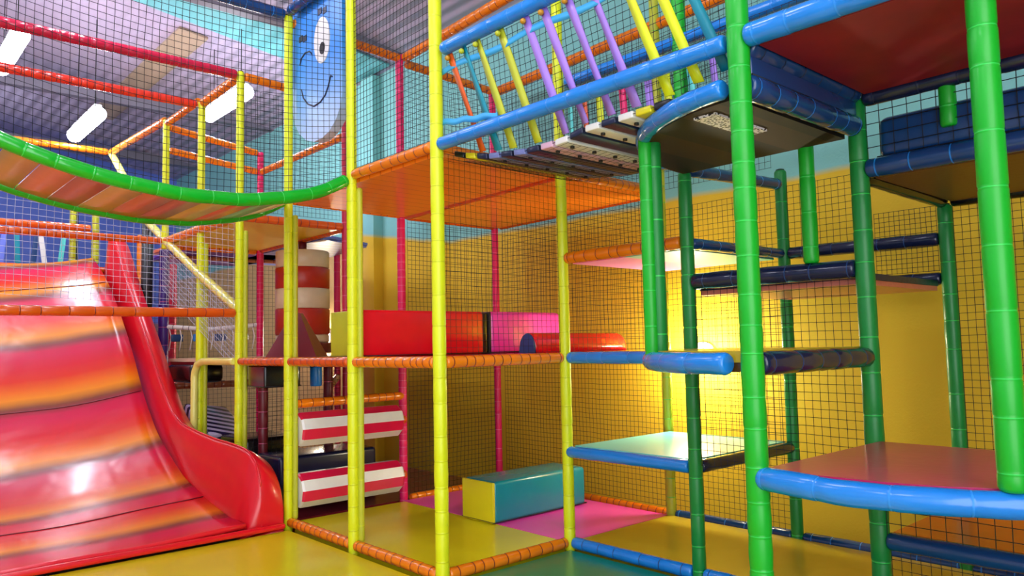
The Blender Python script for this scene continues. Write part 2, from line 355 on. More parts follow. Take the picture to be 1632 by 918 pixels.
# ---------------------------------------------------------------- posts
YP = 'yellow padded posts along the front'
post(0, 0, -.10, 6.2, 'yellow', 'yellowtie', 'tallest and nearest yellow post, standing left of the green mat', group=YP, r=.048)
post(0, Y[1], -.10, 6.2, 'yellow', 'yellowtie', 'bright yellow post where the right end of the green sagging bridge meets', flap=(.02, 2.86), flap_shade='lime', group=YP, r=.042)
post(0, Y[2], -.10, 4.72, 'yellow', 'yellowtie', 'yellow post left of the blue smiling board, its foot beside the slide end', flap=(.02, 2.8), flap_shade='lime', group=YP, r=.040)
post(0, Y[3], -.10, 4.50, 'yellow', 'yellowtie', 'yellow post holding the right end of the orange gate bar over the slide', flap=(.1, 2.8), flap_shade='lime', group=YP, r=.040)
post(.02, Y[4], -.10, 4.48, 'yellow', 'yellowtie', 'yellow post behind the slide with a short bent yellow handrail', flap=(.1, 2.8), flap_shade='lime', group=YP, r=.042)
post(0, Y[5], H2-.1, 4.55, 'yellow', 'yellowtie', 'far yellow post top with the orange frame corner, above the green bridge', group=YP, r=.042)
post(X1, 0, -.10, 6.0, 'yellow', 'yellowtie', 'yellow post between the orange floor rail and the blue floor rail', group=YP, r=.044)
post(X2, 0, -.10, 5.2, 'lime', 'greentie', 'lime post against the wall at the back of the low turquoise platform', r=.045)
PK = 'pink padded posts'
post(X1+.06, 2.42, -.10, 4.68, 'pink', 'pinktie', 'tall hot pink post carrying the right ends of the striped rollers', r=.043, group=PK, pitch=.09)
post(X2+.04, 2.42, -.10, 4.6, 'pink', 'pinktie', 'red pink post in the back corner behind the teal bench block', r=.040, group=PK)
post(X1, Y[3], -.10, 4.5, 'crimson', 'pinktie', 'dark crimson post just left of the bright yellow post of the bridge', r=.040, group=PK)
post(X1, 5.82, -.10, 4.3, 'pink', 'pinktie', 'hot pink post left of the red and white drum', r=.046, group=PK, pitch=.08)
post(2.3, 5.6, .2, 3.1, 'pink', 'pinktie', 'pink post right of the red and white drum', r=.045, group=PK)
post(1.6, 7.4, -.1, 3.0, 'pink', 'pinktie', 'distant pink post seen between the two rear yellow posts', r=.05, group=PK)
post(.75, 7.9, -.1, 2.9, 'crimson', 'pinktie', 'distant crimson post right of the purple post', r=.06, group=PK)
post(.22, 6.6, .2, 2.95, 'purple', 'pinktie', 'dark purple post beside the right side wall of the slide', r=.065, pitch=.2)
GP = 'green padded posts'
post(0, A2, -.3, 6.0, 'green', 'greentie', 'big bright green post left of the rose platform, crossing the full height', r=.052, group=GP, pitch=.17)
post(.13, -3.37, .97, 4.6, 'green', 'greentie', 'thick bright green post at the right edge rising from the curved blue rail', r=.052, group=GP, pitch=.2)
post(.36, -1.555, H1+.02, 2.74, 'green', 'greentie', 'short bright green post between the two curved blue quarter rails', flap=(1.47, 2.73), flap_shade='dgreen', fo=(.036, -.03, 1.0), r=.042, group=GP, pitch=.16)  # dark green sleeve paints the shaded side of this post
post(X1, A1, -.10, 2.72, 'dgreen', 'greentie', 'dark green post behind the curved quarter platform, foot on the blue floor rail', r=.046, group=GP, pitch=.2)
post(X1, A1+.0, H2+.05, 5.2, 'green', 'greentie', 'green post stub above the rope bridge at the top of the photo', r=.05, group=GP)
post(X1, A2, -.10, 2.92, 'dgreen', 'greentie', 'dark teal green post at the back corner of the rose platform', r=.052, group=GP, pitch=.2)
post(X2, A1, -.10, H2-.05, 'dgreen', 'greentie', 'green post by the wall at the right end of the low turquoise platform', r=.048, group=GP, pitch=.25)
post(X2, A2, -.10, 2.45, 'dgreen', 'greentie', 'dim green post by the wall behind the rose platform', r=.048, group=GP, pitch=.25)
post(X1, -2.085, 2.0, 2.80, 'green', 'greentie', 'short green post standing on the navy rail before the bare wall', r=.046, group=GP, pitch=.3)
post(X1+.02, -2.875, 2.66, H2-.02, 'green', 'greentie', 'stubby green post between red deck and dark blue roll, top right', r=.042, group=GP)

# ---------------------------------------------------------------- rails
OR = 'orange padded rails'; BR = 'blue padded rails'
TR = .042
def otube(name, a, b, label, col='orange', r=TR, **kw):
    a = Vector(a); b = Vector(b); d = (b-a).normalized()*.045
    return tube('padded_rail', [a+d, b-d], r, col, kw.pop('tie', 'orangetie'), label, kw.pop('group', OR), **kw)
otube('', (0, 0, 0), (0, Y[1], 0), 'orange floor rail from the nearest yellow post to the next yellow post')
otube('', (0, Y[1], 0), (0, Y[2], 0), 'orange floor rail running to the foot of the post at the slide end')
otube('', (0, 0, 0), (X1, 0, 0), 'orange floor rail in front, between green mat and yellow mat', col='orange')
otube('', (0, 0, H1), (0, Y[1], H1), 'orange eye level rail left of the nearest yellow post, under the red roll block')
otube('', (0, 0, H1), (X1, 0, H1), 'orange eye level rail right of the nearest yellow post, under the pink roll block')
otube('', (0, Y[1], H1), (0, Y[2], H1), 'orange eye level rail under the drum, between two yellow posts', col='dorange')
otube('', (0, Y[2], H1), (0, Y[3], H1), 'darker orange eye level rail left of the drum, behind the black box', col='dorange')
otube('', (0, 0, H2), (0, Y[1], H2), 'orange upper rail sloping up to the nearest yellow post, edge of the orange deck', pitch=.13)
otube('', (0, Y[2], H2-.02), (X1+.1, 2.42, H2-.02), 'orange rail under the orange deck ending at the pink post top')
otube('', (X1+.1, 2.42, H2-.03), (X2+.09, 2.42, H2-.03), 'orange red rail along the far left edge of the orange deck', col='dorange')
otube('', (X1, 0, H2-.03), (X1+.1, 2.42, H2-.03), 'dark orange beam crossing beneath the orange deck', col='dorange', r=.05, ties=False)
otube('', (X2, 0, H2-.03), (X2+.09, 2.42, H2-.03), 'orange red rail along the wall side of the orange deck', col='dorange')
otube('', (X1, 0, H2-.03), (X2, 0, H2-.03), 'orange rail under the deck end behind the rope bridge', col='orange')
otube('', (X1, 0, 2.235), (X1, A1, 2.235), 'orange rail at the front of the pink and turquoise shelf', r=.046)
otube('', (X1+.1, 2.42, 0), (X2+.09, 2.42, 0), 'orange floor rail behind the pink mat, left of the teal bench block', r=.04)
otube('', (X2+.02, 0, 0), (X2+.09, 2.42, 0), 'bright orange floor rail along the wall behind the pink mat', r=.04)
otube('', (0, Y[2], 1.05), (X1+.1, 2.42, 1.05), 'orange rail just above the upper striped roller')
# slide gate and upper frames
otube('', (0, Y[3], 1.94), (-3.4, Y[3], 1.94), 'orange gate bar crossing in front of the slide', col='dorange', pitch=.2, r=.046)
otube('', (0, 5.87, H2), (-4.2, 5.87, H2), 'lower of the two orange rails over the slide top', col='dorange', r=.045)
otube('', (-.4, 7.7, 3.33), (-5.2, 7.7, 3.33), 'upper of the two orange rails behind the slide top', col='dorange', r=.05)
otube('', (-.05, 7.7, 2.74), (-5.2, 7.7, 2.74), 'orange bar at the very top of the slide surface', col='dorange', r=.045)
otube('', (0, Y[3], 4.46), (-3.6, Y[3], 4.46), 'crimson overhead rail running to the left edge, upper of the pair', col='crimson', tie='crimson', r=.05)
otube('', (0, Y[4], 4.44), (-3.6, Y[4], 4.44), 'orange red overhead rail running to the left edge, lower of the pair', col='rail', tie='orangetie', r=.05)
otube('', (0, Y[3], 4.46), (.02, Y[4], 4.46), 'short orange overhead rail joining the crimson and orange pair', r=.05)
otube('', (0, Y[4], 4.50), (0, 5.87, 4.50), 'orange overhead rail between the two far yellow post tops', r=.045)
otube('', (0, 5.87, 4.55), (0, 8.5, 4.66), 'orange overhead rail going down to the far left frame corner', col='orange', r=.05)
otube('', (0, 8.5, 4.66), (-4.5, 8.5, 4.66), 'pale lit orange overhead rail above the green bridge at left', col='orange', r=.05)
otube('', (0, 5.87, 4.46), (X1, 5.82, 4.28), 'orange overhead rail between far yellow post and pink post, upper one', r=.045)
otube('', (0, 5.87, 4.16), (X1, 5.82, 4.02), 'orange overhead rail between far yellow post and pink post, lower one', r=.045)
otube('', (X1, 5.82, 4.02), (X1, Y[3], 4.02), 'orange overhead rail from the pink post towards the smiling board', r=.045)
otube('', (0, Y[3], 4.46), (X1, Y[3], 4.40), 'orange overhead rail behind the yellow post of the smiling board', r=.045)
otube('', (0, 2.34, 4.66), (X1+.1, 2.42, 4.64), 'orange overhead rail from the smiling board to the pink post top', r=.045)
otube('', (X1+.1, 2.42, 4.64), (X1, -1.2, 4.7), 'orange overhead rail rising from the pink post top to the upper edge', r=.05)
otube('', (X1+.1, 2.42, 4.60), (X2+.09, 2.42, 4.55), 'orange overhead rail behind the nearest yellow post', r=.045)
otube('', (X2+.09, 2.42, 4.55), (X2, -1.4, 4.55), 'long orange overhead rail seen through the rope bridge straps', r=.055)
# second deck rails, left
otube('', (0, Y[3], H2), (0, 5.87, H2), 'orange deck rail seen beneath the green bridge, left', col='orange', r=.048)
otube('', (0, Y[3], H2-.02), (X1, Y[3], H2-.02), 'brown orange rail in front of the yellow ceiling deck', col='dorange', r=.045)
otube('', (X1, Y[3], H2-.03), (X1, 5.82, H2-.03), 'brown orange beam from which the striped drum hangs', col='dorange', r=.05)
otube('', (0, 5.9, H2-.05), (X1, 5.85, H2-.05), 'orange rail at the far side of the yellow ceiling deck', col='orange', r=.048)
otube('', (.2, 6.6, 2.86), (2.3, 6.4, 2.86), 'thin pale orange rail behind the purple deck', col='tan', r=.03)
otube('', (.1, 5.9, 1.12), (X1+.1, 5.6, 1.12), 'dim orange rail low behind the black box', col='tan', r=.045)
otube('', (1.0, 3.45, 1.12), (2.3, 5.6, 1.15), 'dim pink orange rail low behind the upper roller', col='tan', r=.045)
# yellow bent handrail and brace at the slide
tube('bent_handrail', [(-.03, Y[3]+.05, H1), (-.03, 4.4, H1), (-.04, 4.55, H1-.03), (-.05, 4.62, H1-.14), (-.05, 4.62, .5)], .04, 'paleyellow', 'lime', 'short bent yellow handrail right of the slide at eye level', cat='handrail', ties=False)
tube('sloping_handrail', [(0, 3.5, 1.98), (0, 4.7, 2.47), (0, 5.95, 3.02), (0, 6.7, 3.36), (0, 7.7, 4.1), (0, 8.5, 4.66)], .05, 'paleyellow', 'lime', 'long pale yellow sloping handrail climbing beside the slide', cat='handrail', pitch=.12)
otube('', (-.38, 7.7, 2.78), (-.38, 7.7, 3.75), 'orange and yellow upright at the top of the slide', col='lime', r=.05)
otube('', (-.62, 7.93, -.15), (-.62, 7.93, 3.8), 'thin yellow upright left of the slide top upright', col='lime', r=.045)
# blue rails
B_ = dict(ties=True)
def btube(pts, label, col='blue', r=.048, trim=.045, **kw):
    pts = [Vector(p) for p in pts]; d0 = (pts[1]-pts[0]).normalized()*trim; d1 = (pts[-1]-pts[-2]).normalized()*trim
    pts[0] = pts[0]+d0; pts[-1] = pts[-1]-d1
    kw.setdefault('pitch', .2); kw.setdefault('sag', .05); kw.setdefault('bump', .035)
    return tube('padded_rail', pts, r, col, kw.pop('tie', 'bluetie'), label, BR, **kw)
btube([(X1, 0, 0), (X1, A1, 0)], 'blue floor rail between green mat and olive mat', tie='dblue', col='blue', r=.045)
btube([(X1, A1, 0), (X1, A2, 0)], 'blue floor rail end right of the dark green post, bottom edge', tie='dblue', r=.045)
btube([(X2+.02, 0, 0), (X2+.02, A1, 0)], 'dark blue floor rail by the wall, left of the green wall post', col='dblue', tie='blue', r=.045)
btube([(X2+.02, A1, 0), (X2+.02, -3.0, 0)], 'dark blue floor rail by the wall, right of the green wall post', col='dblue', tie='blue', r=.045)
btube([(X1, 0, H1), (X1, A1, H1)], 'straight blue rail at eye level below the red roll', r=.046, tie='blue')
btube(arc(X1, A2, 1.24, 1.2, 98, 176, H1, 18), 'curved blue rail of the eye level quarter platform', r=.054)
btube([(0, A2, H1), (X1, A2, H1)], 'navy rail at eye level right of the big green post', col='navy', tie='dblue', r=.055)
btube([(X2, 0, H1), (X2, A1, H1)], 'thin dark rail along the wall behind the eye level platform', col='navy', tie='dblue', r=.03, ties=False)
# low turquoise platform edge
btube([(X1, .03, .70), (X1, A1, .70)], 'blue front rail of the low turquoise platform', r=.045, tie='blue', ties=False)
btube([(X1, A1, .70), (X2, A1, .70)], 'navy side rail of the low turquoise platform', col='navy', tie='dblue', r=.045, ties=False)
# rose platform
btube([(0, A2, .93), (-.03, -2.55, .93), (-.05, -2.8, .92), (-.02, -3.0, .92), (.04, -3.18, .92), (.13, -3.37, .92), (.27, -3.56, .92), (.5, -3.75, .92)], 'long curved blue rail of the rose platform, lower right', r=.052, trim=.02, pitch=.24)
btube([(X1, A2, .43), (X1, -3.7, .43)], 'dark blue rail of the orange step at the bottom right corner', col='dblue', tie='blue', r=.05, ties=False)
# mid navy shelves
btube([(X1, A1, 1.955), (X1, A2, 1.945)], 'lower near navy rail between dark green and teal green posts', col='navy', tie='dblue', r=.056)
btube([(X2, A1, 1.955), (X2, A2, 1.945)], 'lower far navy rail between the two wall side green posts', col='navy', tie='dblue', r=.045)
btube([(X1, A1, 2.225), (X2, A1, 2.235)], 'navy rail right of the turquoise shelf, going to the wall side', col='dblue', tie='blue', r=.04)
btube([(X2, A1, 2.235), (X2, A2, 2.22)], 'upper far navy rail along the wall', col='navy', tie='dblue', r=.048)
# top right deck frame
btube([(0, 0, H2), (0, -.6, H2), (0, -1.2, H2), (0, A2+.02, H2)], 'long blue handrail along the near foot of the rope bridge', r=.047, tie='blue')
btube([(0, A2, H2), (0, -3.6, H2)], 'blue rail under the red deck at the top, right of the big green post', r=.056, tie='bluetie')
btube(arc(X1, A2, 1.24, 1.2, 98, 178, 2.75, 18), 'curved blue rail above the short green post', r=.05)
btube([(0, A2, H2-.02), (X1, A2, H2-.02)], 'dark blue beam crossing under the red deck corner', col='dblue', tie='navy', r=.065)
btube([(0, A2, 2.75), (X1, A2, 2.76)], 'dark blue lower beam below the red deck corner', col='dblue', tie='blue', r=.06)
btube([(X1, A1, 2.76), (X1, A2, 2.80)], 'blue rail from the dark green post top to the teal post top', col='dblue', tie='blue', r=.055)
btube([(X1, A1, 2.74), (X2, A1, 2.80)], 'dark blue rail end above the green wall post', col='dblue', tie='blue', r=.045)
btube([(X1, A2, 2.51), (X1, -3.7, 2.51)], 'dark blue rail under the padded roll block, upper right', col='dblue', tie='blue', r=.055)
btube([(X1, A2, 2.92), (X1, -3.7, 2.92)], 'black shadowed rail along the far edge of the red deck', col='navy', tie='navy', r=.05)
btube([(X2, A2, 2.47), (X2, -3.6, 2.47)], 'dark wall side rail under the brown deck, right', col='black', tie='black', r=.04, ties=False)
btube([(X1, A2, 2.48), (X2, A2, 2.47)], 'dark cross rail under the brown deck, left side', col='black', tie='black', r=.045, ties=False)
btube([(0, -.05, 3.635), (0, -1.2, 3.63), (0, A2, 3.63)], 'upper blue handrail of the rope bridge, near side', r=.047, tie='blue')
btube([(X1, -.05, 3.66), (X1, -1.2, 3.66), (X1, A2, 3.66)], 'upper blue handrail of the rope bridge, far side', r=.045, tie='blue', col='blue')
btube([(0, Y[2], 4.72), (-3.4, Y[2], 4.72)], 'steel blue overhead rail above the smiling board running left', col='dblue', tie='blue', r=.05)
btube([(0, Y[2], 4.75), (0, .05, 4.75)], 'steel blue overhead rail above the smiling board running right', col='dblue', tie='blue', r=.05)

# ---------------------------------------------------------------- decks
OU = lines_mat('orange_board', COL['decko'], (206, 84, 8), 'Y', .16, .06)
deck('glossy orange deck above the nearest yellow post frame, front half', [(.03, .03), (X1-.02, .03), (X1+.05, 2.36), (.03, 2.30)], H2+.03, .09, 'orange', OU)
deck('orange deck between the cross beam and the wall, back half', [(X1+.03, .03), (X2-.03, .03), (X2+.05, 2.38), (X1+.1, 2.38)], H2+.03, .09, 'orange', OU)
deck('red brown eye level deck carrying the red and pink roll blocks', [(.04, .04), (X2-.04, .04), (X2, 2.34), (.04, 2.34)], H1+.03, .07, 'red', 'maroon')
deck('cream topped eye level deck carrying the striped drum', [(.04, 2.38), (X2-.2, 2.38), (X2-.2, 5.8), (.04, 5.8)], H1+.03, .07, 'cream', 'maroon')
YU = vinyl('yellow_board', (255, 214, 30), rough=.35, coat=.1, bump=.15)
deck('shiny yellow ceiling deck left of the drum', [(.04, 3.54), (X1-.04, 3.54), (X1-.04, 5.8), (.04, 5.84)], H2+.03, .08, 'deckyellow', YU)
deck('orange ceiling deck far behind the sloping handrail', [(.3, 5.95), (1.7, 5.95), (1.7, 7.6), (.3, 7.6)], H2+.065, .08, 'orange', 'tan')
deck('purple ceiling deck beyond the yellow one', [(.3, 5.95), (1.7, 5.9), (1.7, 7.6), (.3, 7.6)], H2-.02, .06, 'deckpurple', 'deckpurple')
deck('pale blue ribbed ceiling deck above the drum', [(X1+.05, 4.1), (2.15, 4.5), (2.4, 7.2), (X1+.05, 7.2)], H2-.02, .06, 'deckblue', lines_mat('blue_board', COL['deckblue'], (80, 100, 190), 'Y', .22, .3))
deck('low turquoise platform lit white by the wall lamp', [(X1+.04, A1+.04), (X2-.04, A1+.04), (X2-.04, -.04), (X1+.04, -.04)], .745, .09, vinyl('turquoise_gloss', (110, 226, 222), rough=.3, coat=.12, scale=3, bump=.2), 'dblue')
def qpoly(cx, cy, rx, ry): return [(p[0], p[1]) for p in arc(cx, cy, rx, ry, 90, 180, 0, 20)]+[(cx, cy)]
deck('quarter round olive yellow platform at eye level', qpoly(X1-.02, A2+.04, 1.17, 1.13), H1+.06, .10, 'matolive', 'deckbrown')
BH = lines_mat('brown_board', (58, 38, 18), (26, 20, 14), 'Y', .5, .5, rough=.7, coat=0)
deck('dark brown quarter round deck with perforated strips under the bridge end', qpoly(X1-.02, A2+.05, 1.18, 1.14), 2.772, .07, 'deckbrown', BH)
t = bpy.data.objects['padded_deck.010'] if False else [o for o in C.objects if o.get('label', '').startswith('dark brown quarter')][0]
for (cx, cy, w_, d_, c_) in [(.40, -2.10, .5, .13, 'white')]:
    mb = MB(); mb.box((cx-w_/2-t.location.x, cy-d_/2-t.location.y, -.012), (cx+w_/2-t.location.x, cy+d_/2-t.location.y, .0)); mb.build('perforated_strip', MESHCLOTH, t)
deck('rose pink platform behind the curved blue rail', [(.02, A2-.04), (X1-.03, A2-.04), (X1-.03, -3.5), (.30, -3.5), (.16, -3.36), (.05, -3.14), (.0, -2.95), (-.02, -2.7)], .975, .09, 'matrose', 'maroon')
deck('orange step platform in the bottom right corner', [(X1+.05, A2-.05), (X2-.04, A2-.05), (X2-.04, -3.7), (X1+.05, -3.7)], .47, .08, 'dorange', 'dorange')
deck('dark shelf board with a salmon underside between the navy rails', [(X1+.05, A2+.05), (X2-.05, A2+.05), (X2-.05, A1-.05), (X1+.05, A1-.05)], 1.93, .07, 'navy', vinyl('salmon_board', (214, 120, 96), rough=.3))
TU = grad_mat('shelf_vinyl', [(0, (110, 200, 180)), (.48, (150, 214, 200)), (.52, (250, 130, 200)), (1, (255, 150, 214))], 'Y', -.6, .6)
deck('thin pink and turquoise shelf above the straight blue rail', [(X1+.05, A1+.05), (X2-.05, A1+.05), (X2-.05, -.05), (X1+.05, -.05)], 2.25, .06, TU, TU)
RU = vinyl('red_board', (160, 22, 28), rough=.55, scale=3, var=.3)
deck('big red deck underside in the upper right corner', [(.05, A2-.06), (X1-.05, A2-.06), (X1-.05, -4.6), (.05, -4.6)], H2+.05, .09, 'deckred', RU)
deck('brown deck underside at the right edge below the padded roll', [(X1+.05, A2-.05), (X2-.05, A2-.05), (X2-.05, -4.2), (X1+.05, -4.2)], 2.53, .07, 'deckbrown', vinyl('ochre_board', (120, 76, 28), rough=.4))

# ---------------------------------------------------------------- nets
N_ = 'safety nets'
net('net panel above the orange deck, between the two front yellow posts', (0, .05, H2), (0, 1, 0), (0, 0, 1), Y[1]-.1, 3.0, .05)
net('wide net rising from the green bridge rail to the roof, upper left', (-.05, Y[1], 2.72), (-1, 0, 0), (0, 0, 1), 2.9, 2.9, .05, sagf=lambda a, b: (0, 0, .22*(abs(a-1.2)/1.4)**2*(1-b/2.9)-.03))
net('net curtain between the pink corner post and the pink roller post, upper floor', (X1+.14, 2.42, H1), (1, 0, 0), (0, 0, 1), X2-X1-.1, H2-H1-.05, .05)
net('net curtain behind the pink mat, left of the red pink corner post', (X1+.14, 2.42, .05), (1, 0, 0), (0, 0, 1), X2-X1-.1, H1-.1, .05)
net('wall side net behind the red and pink roll blocks', (X2+.05, .05, H1), (.03, 1, 0), (0, 0, 1), 2.33, H2-H1-.05, .05)
net('wall side net behind the teal bench block', (X2+.05, .05, .05), (.03, 1, 0), (0, 0, 1), 2.33, H1-.1, .05)
net('wall side net at the low turquoise platform', (X2, A1+.05, .04), (0, 1, 0), (0, 0, 1), 1.1, H1-.1, .05)
net('wall side net behind the red roll and lime post', (X2, A1+.05, H1+.05), (0, 1, 0), (0, 0, 1), 1.1, H2-H1-.25, .05)
net('coarse net between dark green and teal posts, above the eye level platform', (X1, A2+.05, H1+.05), (0, 1, 0), (0, 0, 1), 1.1, .46, .05, r=.002)
net('coarse net between dark green and teal posts, left of the rose platform', (X1, A2+.05, .72), (0, 1, 0), (0, 0, 1), 1.1, .66, .05, r=.002)
net('net on the wall side above the navy rails, left of the short green post', (X2, A1-.62, 2.28), (0, 1, 0), (0, 0, 1), .57, .5, .05)
net('net beneath the brown deck, between teal post and dim green wall post', (X2-.02, A2+.05, 2.0), (0, 1, 0), (0, 0, 1), .42, .45, .035)
net('net on the wall behind the thick green post at the right edge', (X2, -3.6, .6), (0, 1, 0), (0, 0, 1), 1.15, 1.85, .05)
net('net strip between red deck and dark blue roll, top right', (X1, -3.65, 2.56), (0, 1, 0), (0, 0, 1), 1.2, .34, .075, r=.0028)
net('net in front of the orange step, bottom right corner', (X1-.02, -3.65, .46), (0, 1, 0), (0, 0, 1), 1.2, .5, .075, r=.0025)
net('net below the dark blue rail at the bottom right corner', (X1+.02, -3.65, .02), (0, 1, 0), (0, 0, 1), 1.2, .36, .05, r=.002)
net('pale net above the orange gate bar over the slide', (-.05, Y[3]+.02, 1.98), (-1, 0, 0), (0, 0, 1), 3.2, .95, .06, col='netpale', skew=.05)
net('sloping pale net beside the slide below the long yellow handrail', (0, 3.55, 1.9), (0, 1, .42), (0, 0, -1), 2.6, .55, .06, col='netpale')
net('tan net curtain far behind the eye level orange rail', (1.9, 6.6, .1), (-1, .12, 0), (0, 0, 1), 2.1, 2.7, .06, r=.002)
net('net beyond the orange rail below the green bridge end', (.06, Y[3]-.02, H2+.05), (1, 0, 0), (0, 0, 1), 1.1, 1.3, .05)
net('wall side net above the orange deck, seen through the rope bridge', (X2+.04, -1.1, H2), (.02, 1, 0), (0, 0, 1), 3.4, 1.55, .055)
net('net between pink post top and corner post, above the orange deck', (X1+.14, 2.42, H2), (1, 0, 0), (0, 0, 1), X2-X1-.1, 1.55, .055)
net('net low behind the striped rollers', (.08, 3.52, .05), (1, 0, 0), (0, 0, 1), 1.1, 1.3, .05)

net('net panel right of the nearest yellow post, over the pink block', (.05, 0, H1+.05), (1, 0, 0), (0, 0, 1), X1-.1, H2-H1-.1, .05, r=.0015)
net('net panel behind the orange rail of the pink shelf, from yellow to lime post', (X1+.05, 0, H1+.05), (1, 0, 0), (0, 0, 1), X2-X1-.1, H2-H1-.1, .055, r=.0015)
# ---------------------------------------------------------------- slide
SP = [(2.24, .03), (2.66, .05), (3.2, .09), (3.86, .17), (4.55, .43), (5.11, .84), (5.66, 1.41), (6.3, 1.97), (6.9, 2.38), (7.56, 2.70), (7.7, 2.70)]
def smooth(P, n=6):
    out = []
    for i in range(len(P)-1):
        p0 = P[max(0, i-1)]; p1 = P[i]; p2 = P[i+1]; p3 = P[min(len(P)-1, i+2)]
        for k in range(n):
            t = k/n
            out.append(tuple(.5*((2*p1[j])+(-p0[j]+p2[j])*t+(2*p0[j]-5*p1[j]+4*p2[j]-p3[j])*t*t+(-p0[j]+3*p1[j]-3*p2[j]+p3[j])*t**3) for j in range(len(p1))))
    out.append(P[-1]); return out
S = smooth(SP); LL = [0]
for a, b in zip(S, S[1:]): LL.append(LL[-1]+math.dist(a, b))
root = empty('wide_slide', (-1.8, 2.24, -.1), 'wide wavy red slide with orange and dark stripes, on the left', 'slide')
def loc_(p): return (p[0]+1.8, p[1]-2.24, p[2]+.1)
xl, xr = -3.5, -.43; NX = 18
vs = []; uvs = []; fs = []
for i, (y, z) in enumerate(S):
    for k in range(NX+1):
        x = xl+(xr-xl)*k/NX; e = max(0, (k-NX*.42)/(NX*.58)); el = max(0, (NX*.2-k)/(NX*.2))
        zz = z+(.03+.15*min(1, max(0, (y-2.6)/1.6)))*e**2+.08*el**2 + .006*math.sin(x*5+y*2)
        vs.append(loc_((x, y, zz))); uvs.append((x, (LL[i]-.36-.05*e)/.945))
nv = len(S)
for i in range(nv-1):
    for k in range(NX):
        a = i*(NX+1)+k; fs.append((a, a+1, a+NX+2, a+NX+1))
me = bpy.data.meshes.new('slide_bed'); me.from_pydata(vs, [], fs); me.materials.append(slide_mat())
ul = me.uv_layers.new(name='run')
for p in me.polygons:
    p.use_smooth = True
    for li in p.loop_indices: ul.data[li].uv = uvs[me.loops[li].vertex_index]
o = bpy.data.objects.new('slide_bed', me); C.objects.link(o); o.parent = root
sm_ = o.modifiers.new('thick', 'SOLIDIFY'); sm_.thickness = .04; sm_.offset = -1
# side wall, fat padded with rounded nose
WT = [(2.26, .0), (2.27, .2), (2.33, .36), (2.45, .47), (2.65, .54), (3.0, .565), (3.4, .58), (4.0, .63), (4.45, .70), (4.8, .88), (5.2, 1.22), (5.6, 1.60), (6.0, 1.95), (6.6, 2.50), (7.15, 3.05), (7.35, 3.07)]
WTs = smooth(WT, 4)
def side_wall(x0, x1, xb, nm):
    """x0 inner top edge, x1 outer top edge, xb foot of the leaning inner face"""
    mb = MB(); n = len(WTs); vv = []; m = 8
    for i, (y, z) in enumerate(WTs):
        k = min(1, i/10); zi = z+.11*k; zb = -.08; d = (x1-x0)
        prof = [(xb, -.09), (xb, min(z*.5, z-.42) if z > .45 else -.06), (x0-d*.03, zi-.035), (x0+d*.06, zi), (x0+d*.5, (z+zi)/2+.012), (x1-d*.08, z+.002), (x1, z-.04), (x1, -.09)]
        for (x, zz) in prof: vv.append(loc_((x, y, max(zz, -.09))))
    ff = []
    for i in range(n-1):
        for k in range(m-1): ff.append((i*m+k, (i+1)*m+k, (i+1)*m+k+1, i*m+k+1))
        ff.append((i*m+m-1, (i+1)*m+m-1, (i+1)*m, i*m))
    ff.append(tuple(range(m-1, -1, -1))); ff.append(tuple(range((n-1)*m, n*m)))
    mb.add(vv, ff, 0, True); w = mb.build(nm, mat('red', rough=.32, coat=.25, scale=3), root)
    mb = MB(); mb.sweep([Vector(vv[i*m+3])+Vector((0, 0, .002)) for i in range(6, n)], .009, 6); mb.build('edge_highlight_ridge', mat('red', rough=.15, coat=1), w)  # thin glossy ridge added to draw the highlight along the wall edge
    return w
side_wall(-.29, -.08, -.44, 'side_wall'); side_wall(-3.60, -3.8, -3.48, 'side_wall')
for s_ in (.98, 3.14, 5.35):
    i = min(range(len(LL)), key=lambda j: abs(LL[j]-s_)); y, z = S[i]
    mb = MB(); mb.sweep([loc_((xl+(xr-.02-xl)*k/NX, y, z+(.03+.15*min(1, max(0, (y-2.6)/1.6)))*max(0, (k-NX*.42)/(NX*.58))**2+.008*0+.006*math.sin((xl+(xr-xl)*k/NX)*5+y*2)+.003)) for k in range(NX+1)], .005, 6)
    mb.build('seam', mat('maroon', rough=.4), root)
mb = MB(); foam(mb, [loc_((xl, 2.20, .0)), loc_((-.1, 2.20, .0))], .026, ties=False); mb.build('front_lip', mat('red', rough=.25, coat=.4), root)
mb = MB(); mb.box(loc_((-3.5, 7.7, 2.0)), loc_((-.1, 7.78, 2.7))); mb.build('top_edge_board', mat('red', rough=.3), root)

# ---------------------------------------------------------------- green sagging bridge (left)
def bz(x): # rail height along x
    t_ = [(0, 2.955), (-.2, 2.83), (-.45, 2.745), (-.85, 2.665), (-1.3, 2.65), (-1.7, 2.69), (-2.08, 2.758), (-2.42, 2.865), (-2.9, 3.05), (-3.5, 3.3)]
    for (a, za), (b, zb) in zip(t_, t_[1:]):
        if x >= b: return za+(zb-za)*(x-a)/(b-a)
    return 3.3
root = empty('sagging_bridge', (-1.7, 1.76, 2.65), 'sagging bridge with two green padded rails and multicoloured belts, upper left', 'bridge')
bl = lambda p: (p[0]+1.7, p[1]-1.76, p[2]-2.65)
for yy in (1.18, 2.34):
    pts = smooth([(-.05-3.4*i/16, yy, bz(-.05-3.4*i/16)) for i in range(17)], 3)
    mb = MB(); foam(mb, [bl(p) for p in pts], .05 if yy < 2 else .045, pitch=.19, sag=.06, tie=.003)
    mb.build('rail', [mat('green', rough=.2, coat=.4), mat('greentie', rough=.4, bump=0)], root)
bc = [(240, 240, 226), (236, 240, 230), (120, 206, 170), (226, 110, 60), (214, 184, 60), (190, 100, 70), (222, 120, 60), (226, 176, 90), (200, 110, 84), (240, 140, 90), (216, 170, 80), (206, 96, 70), (120, 130, 70), (180, 90, 60), (60, 140, 80), (214, 120, 60)]
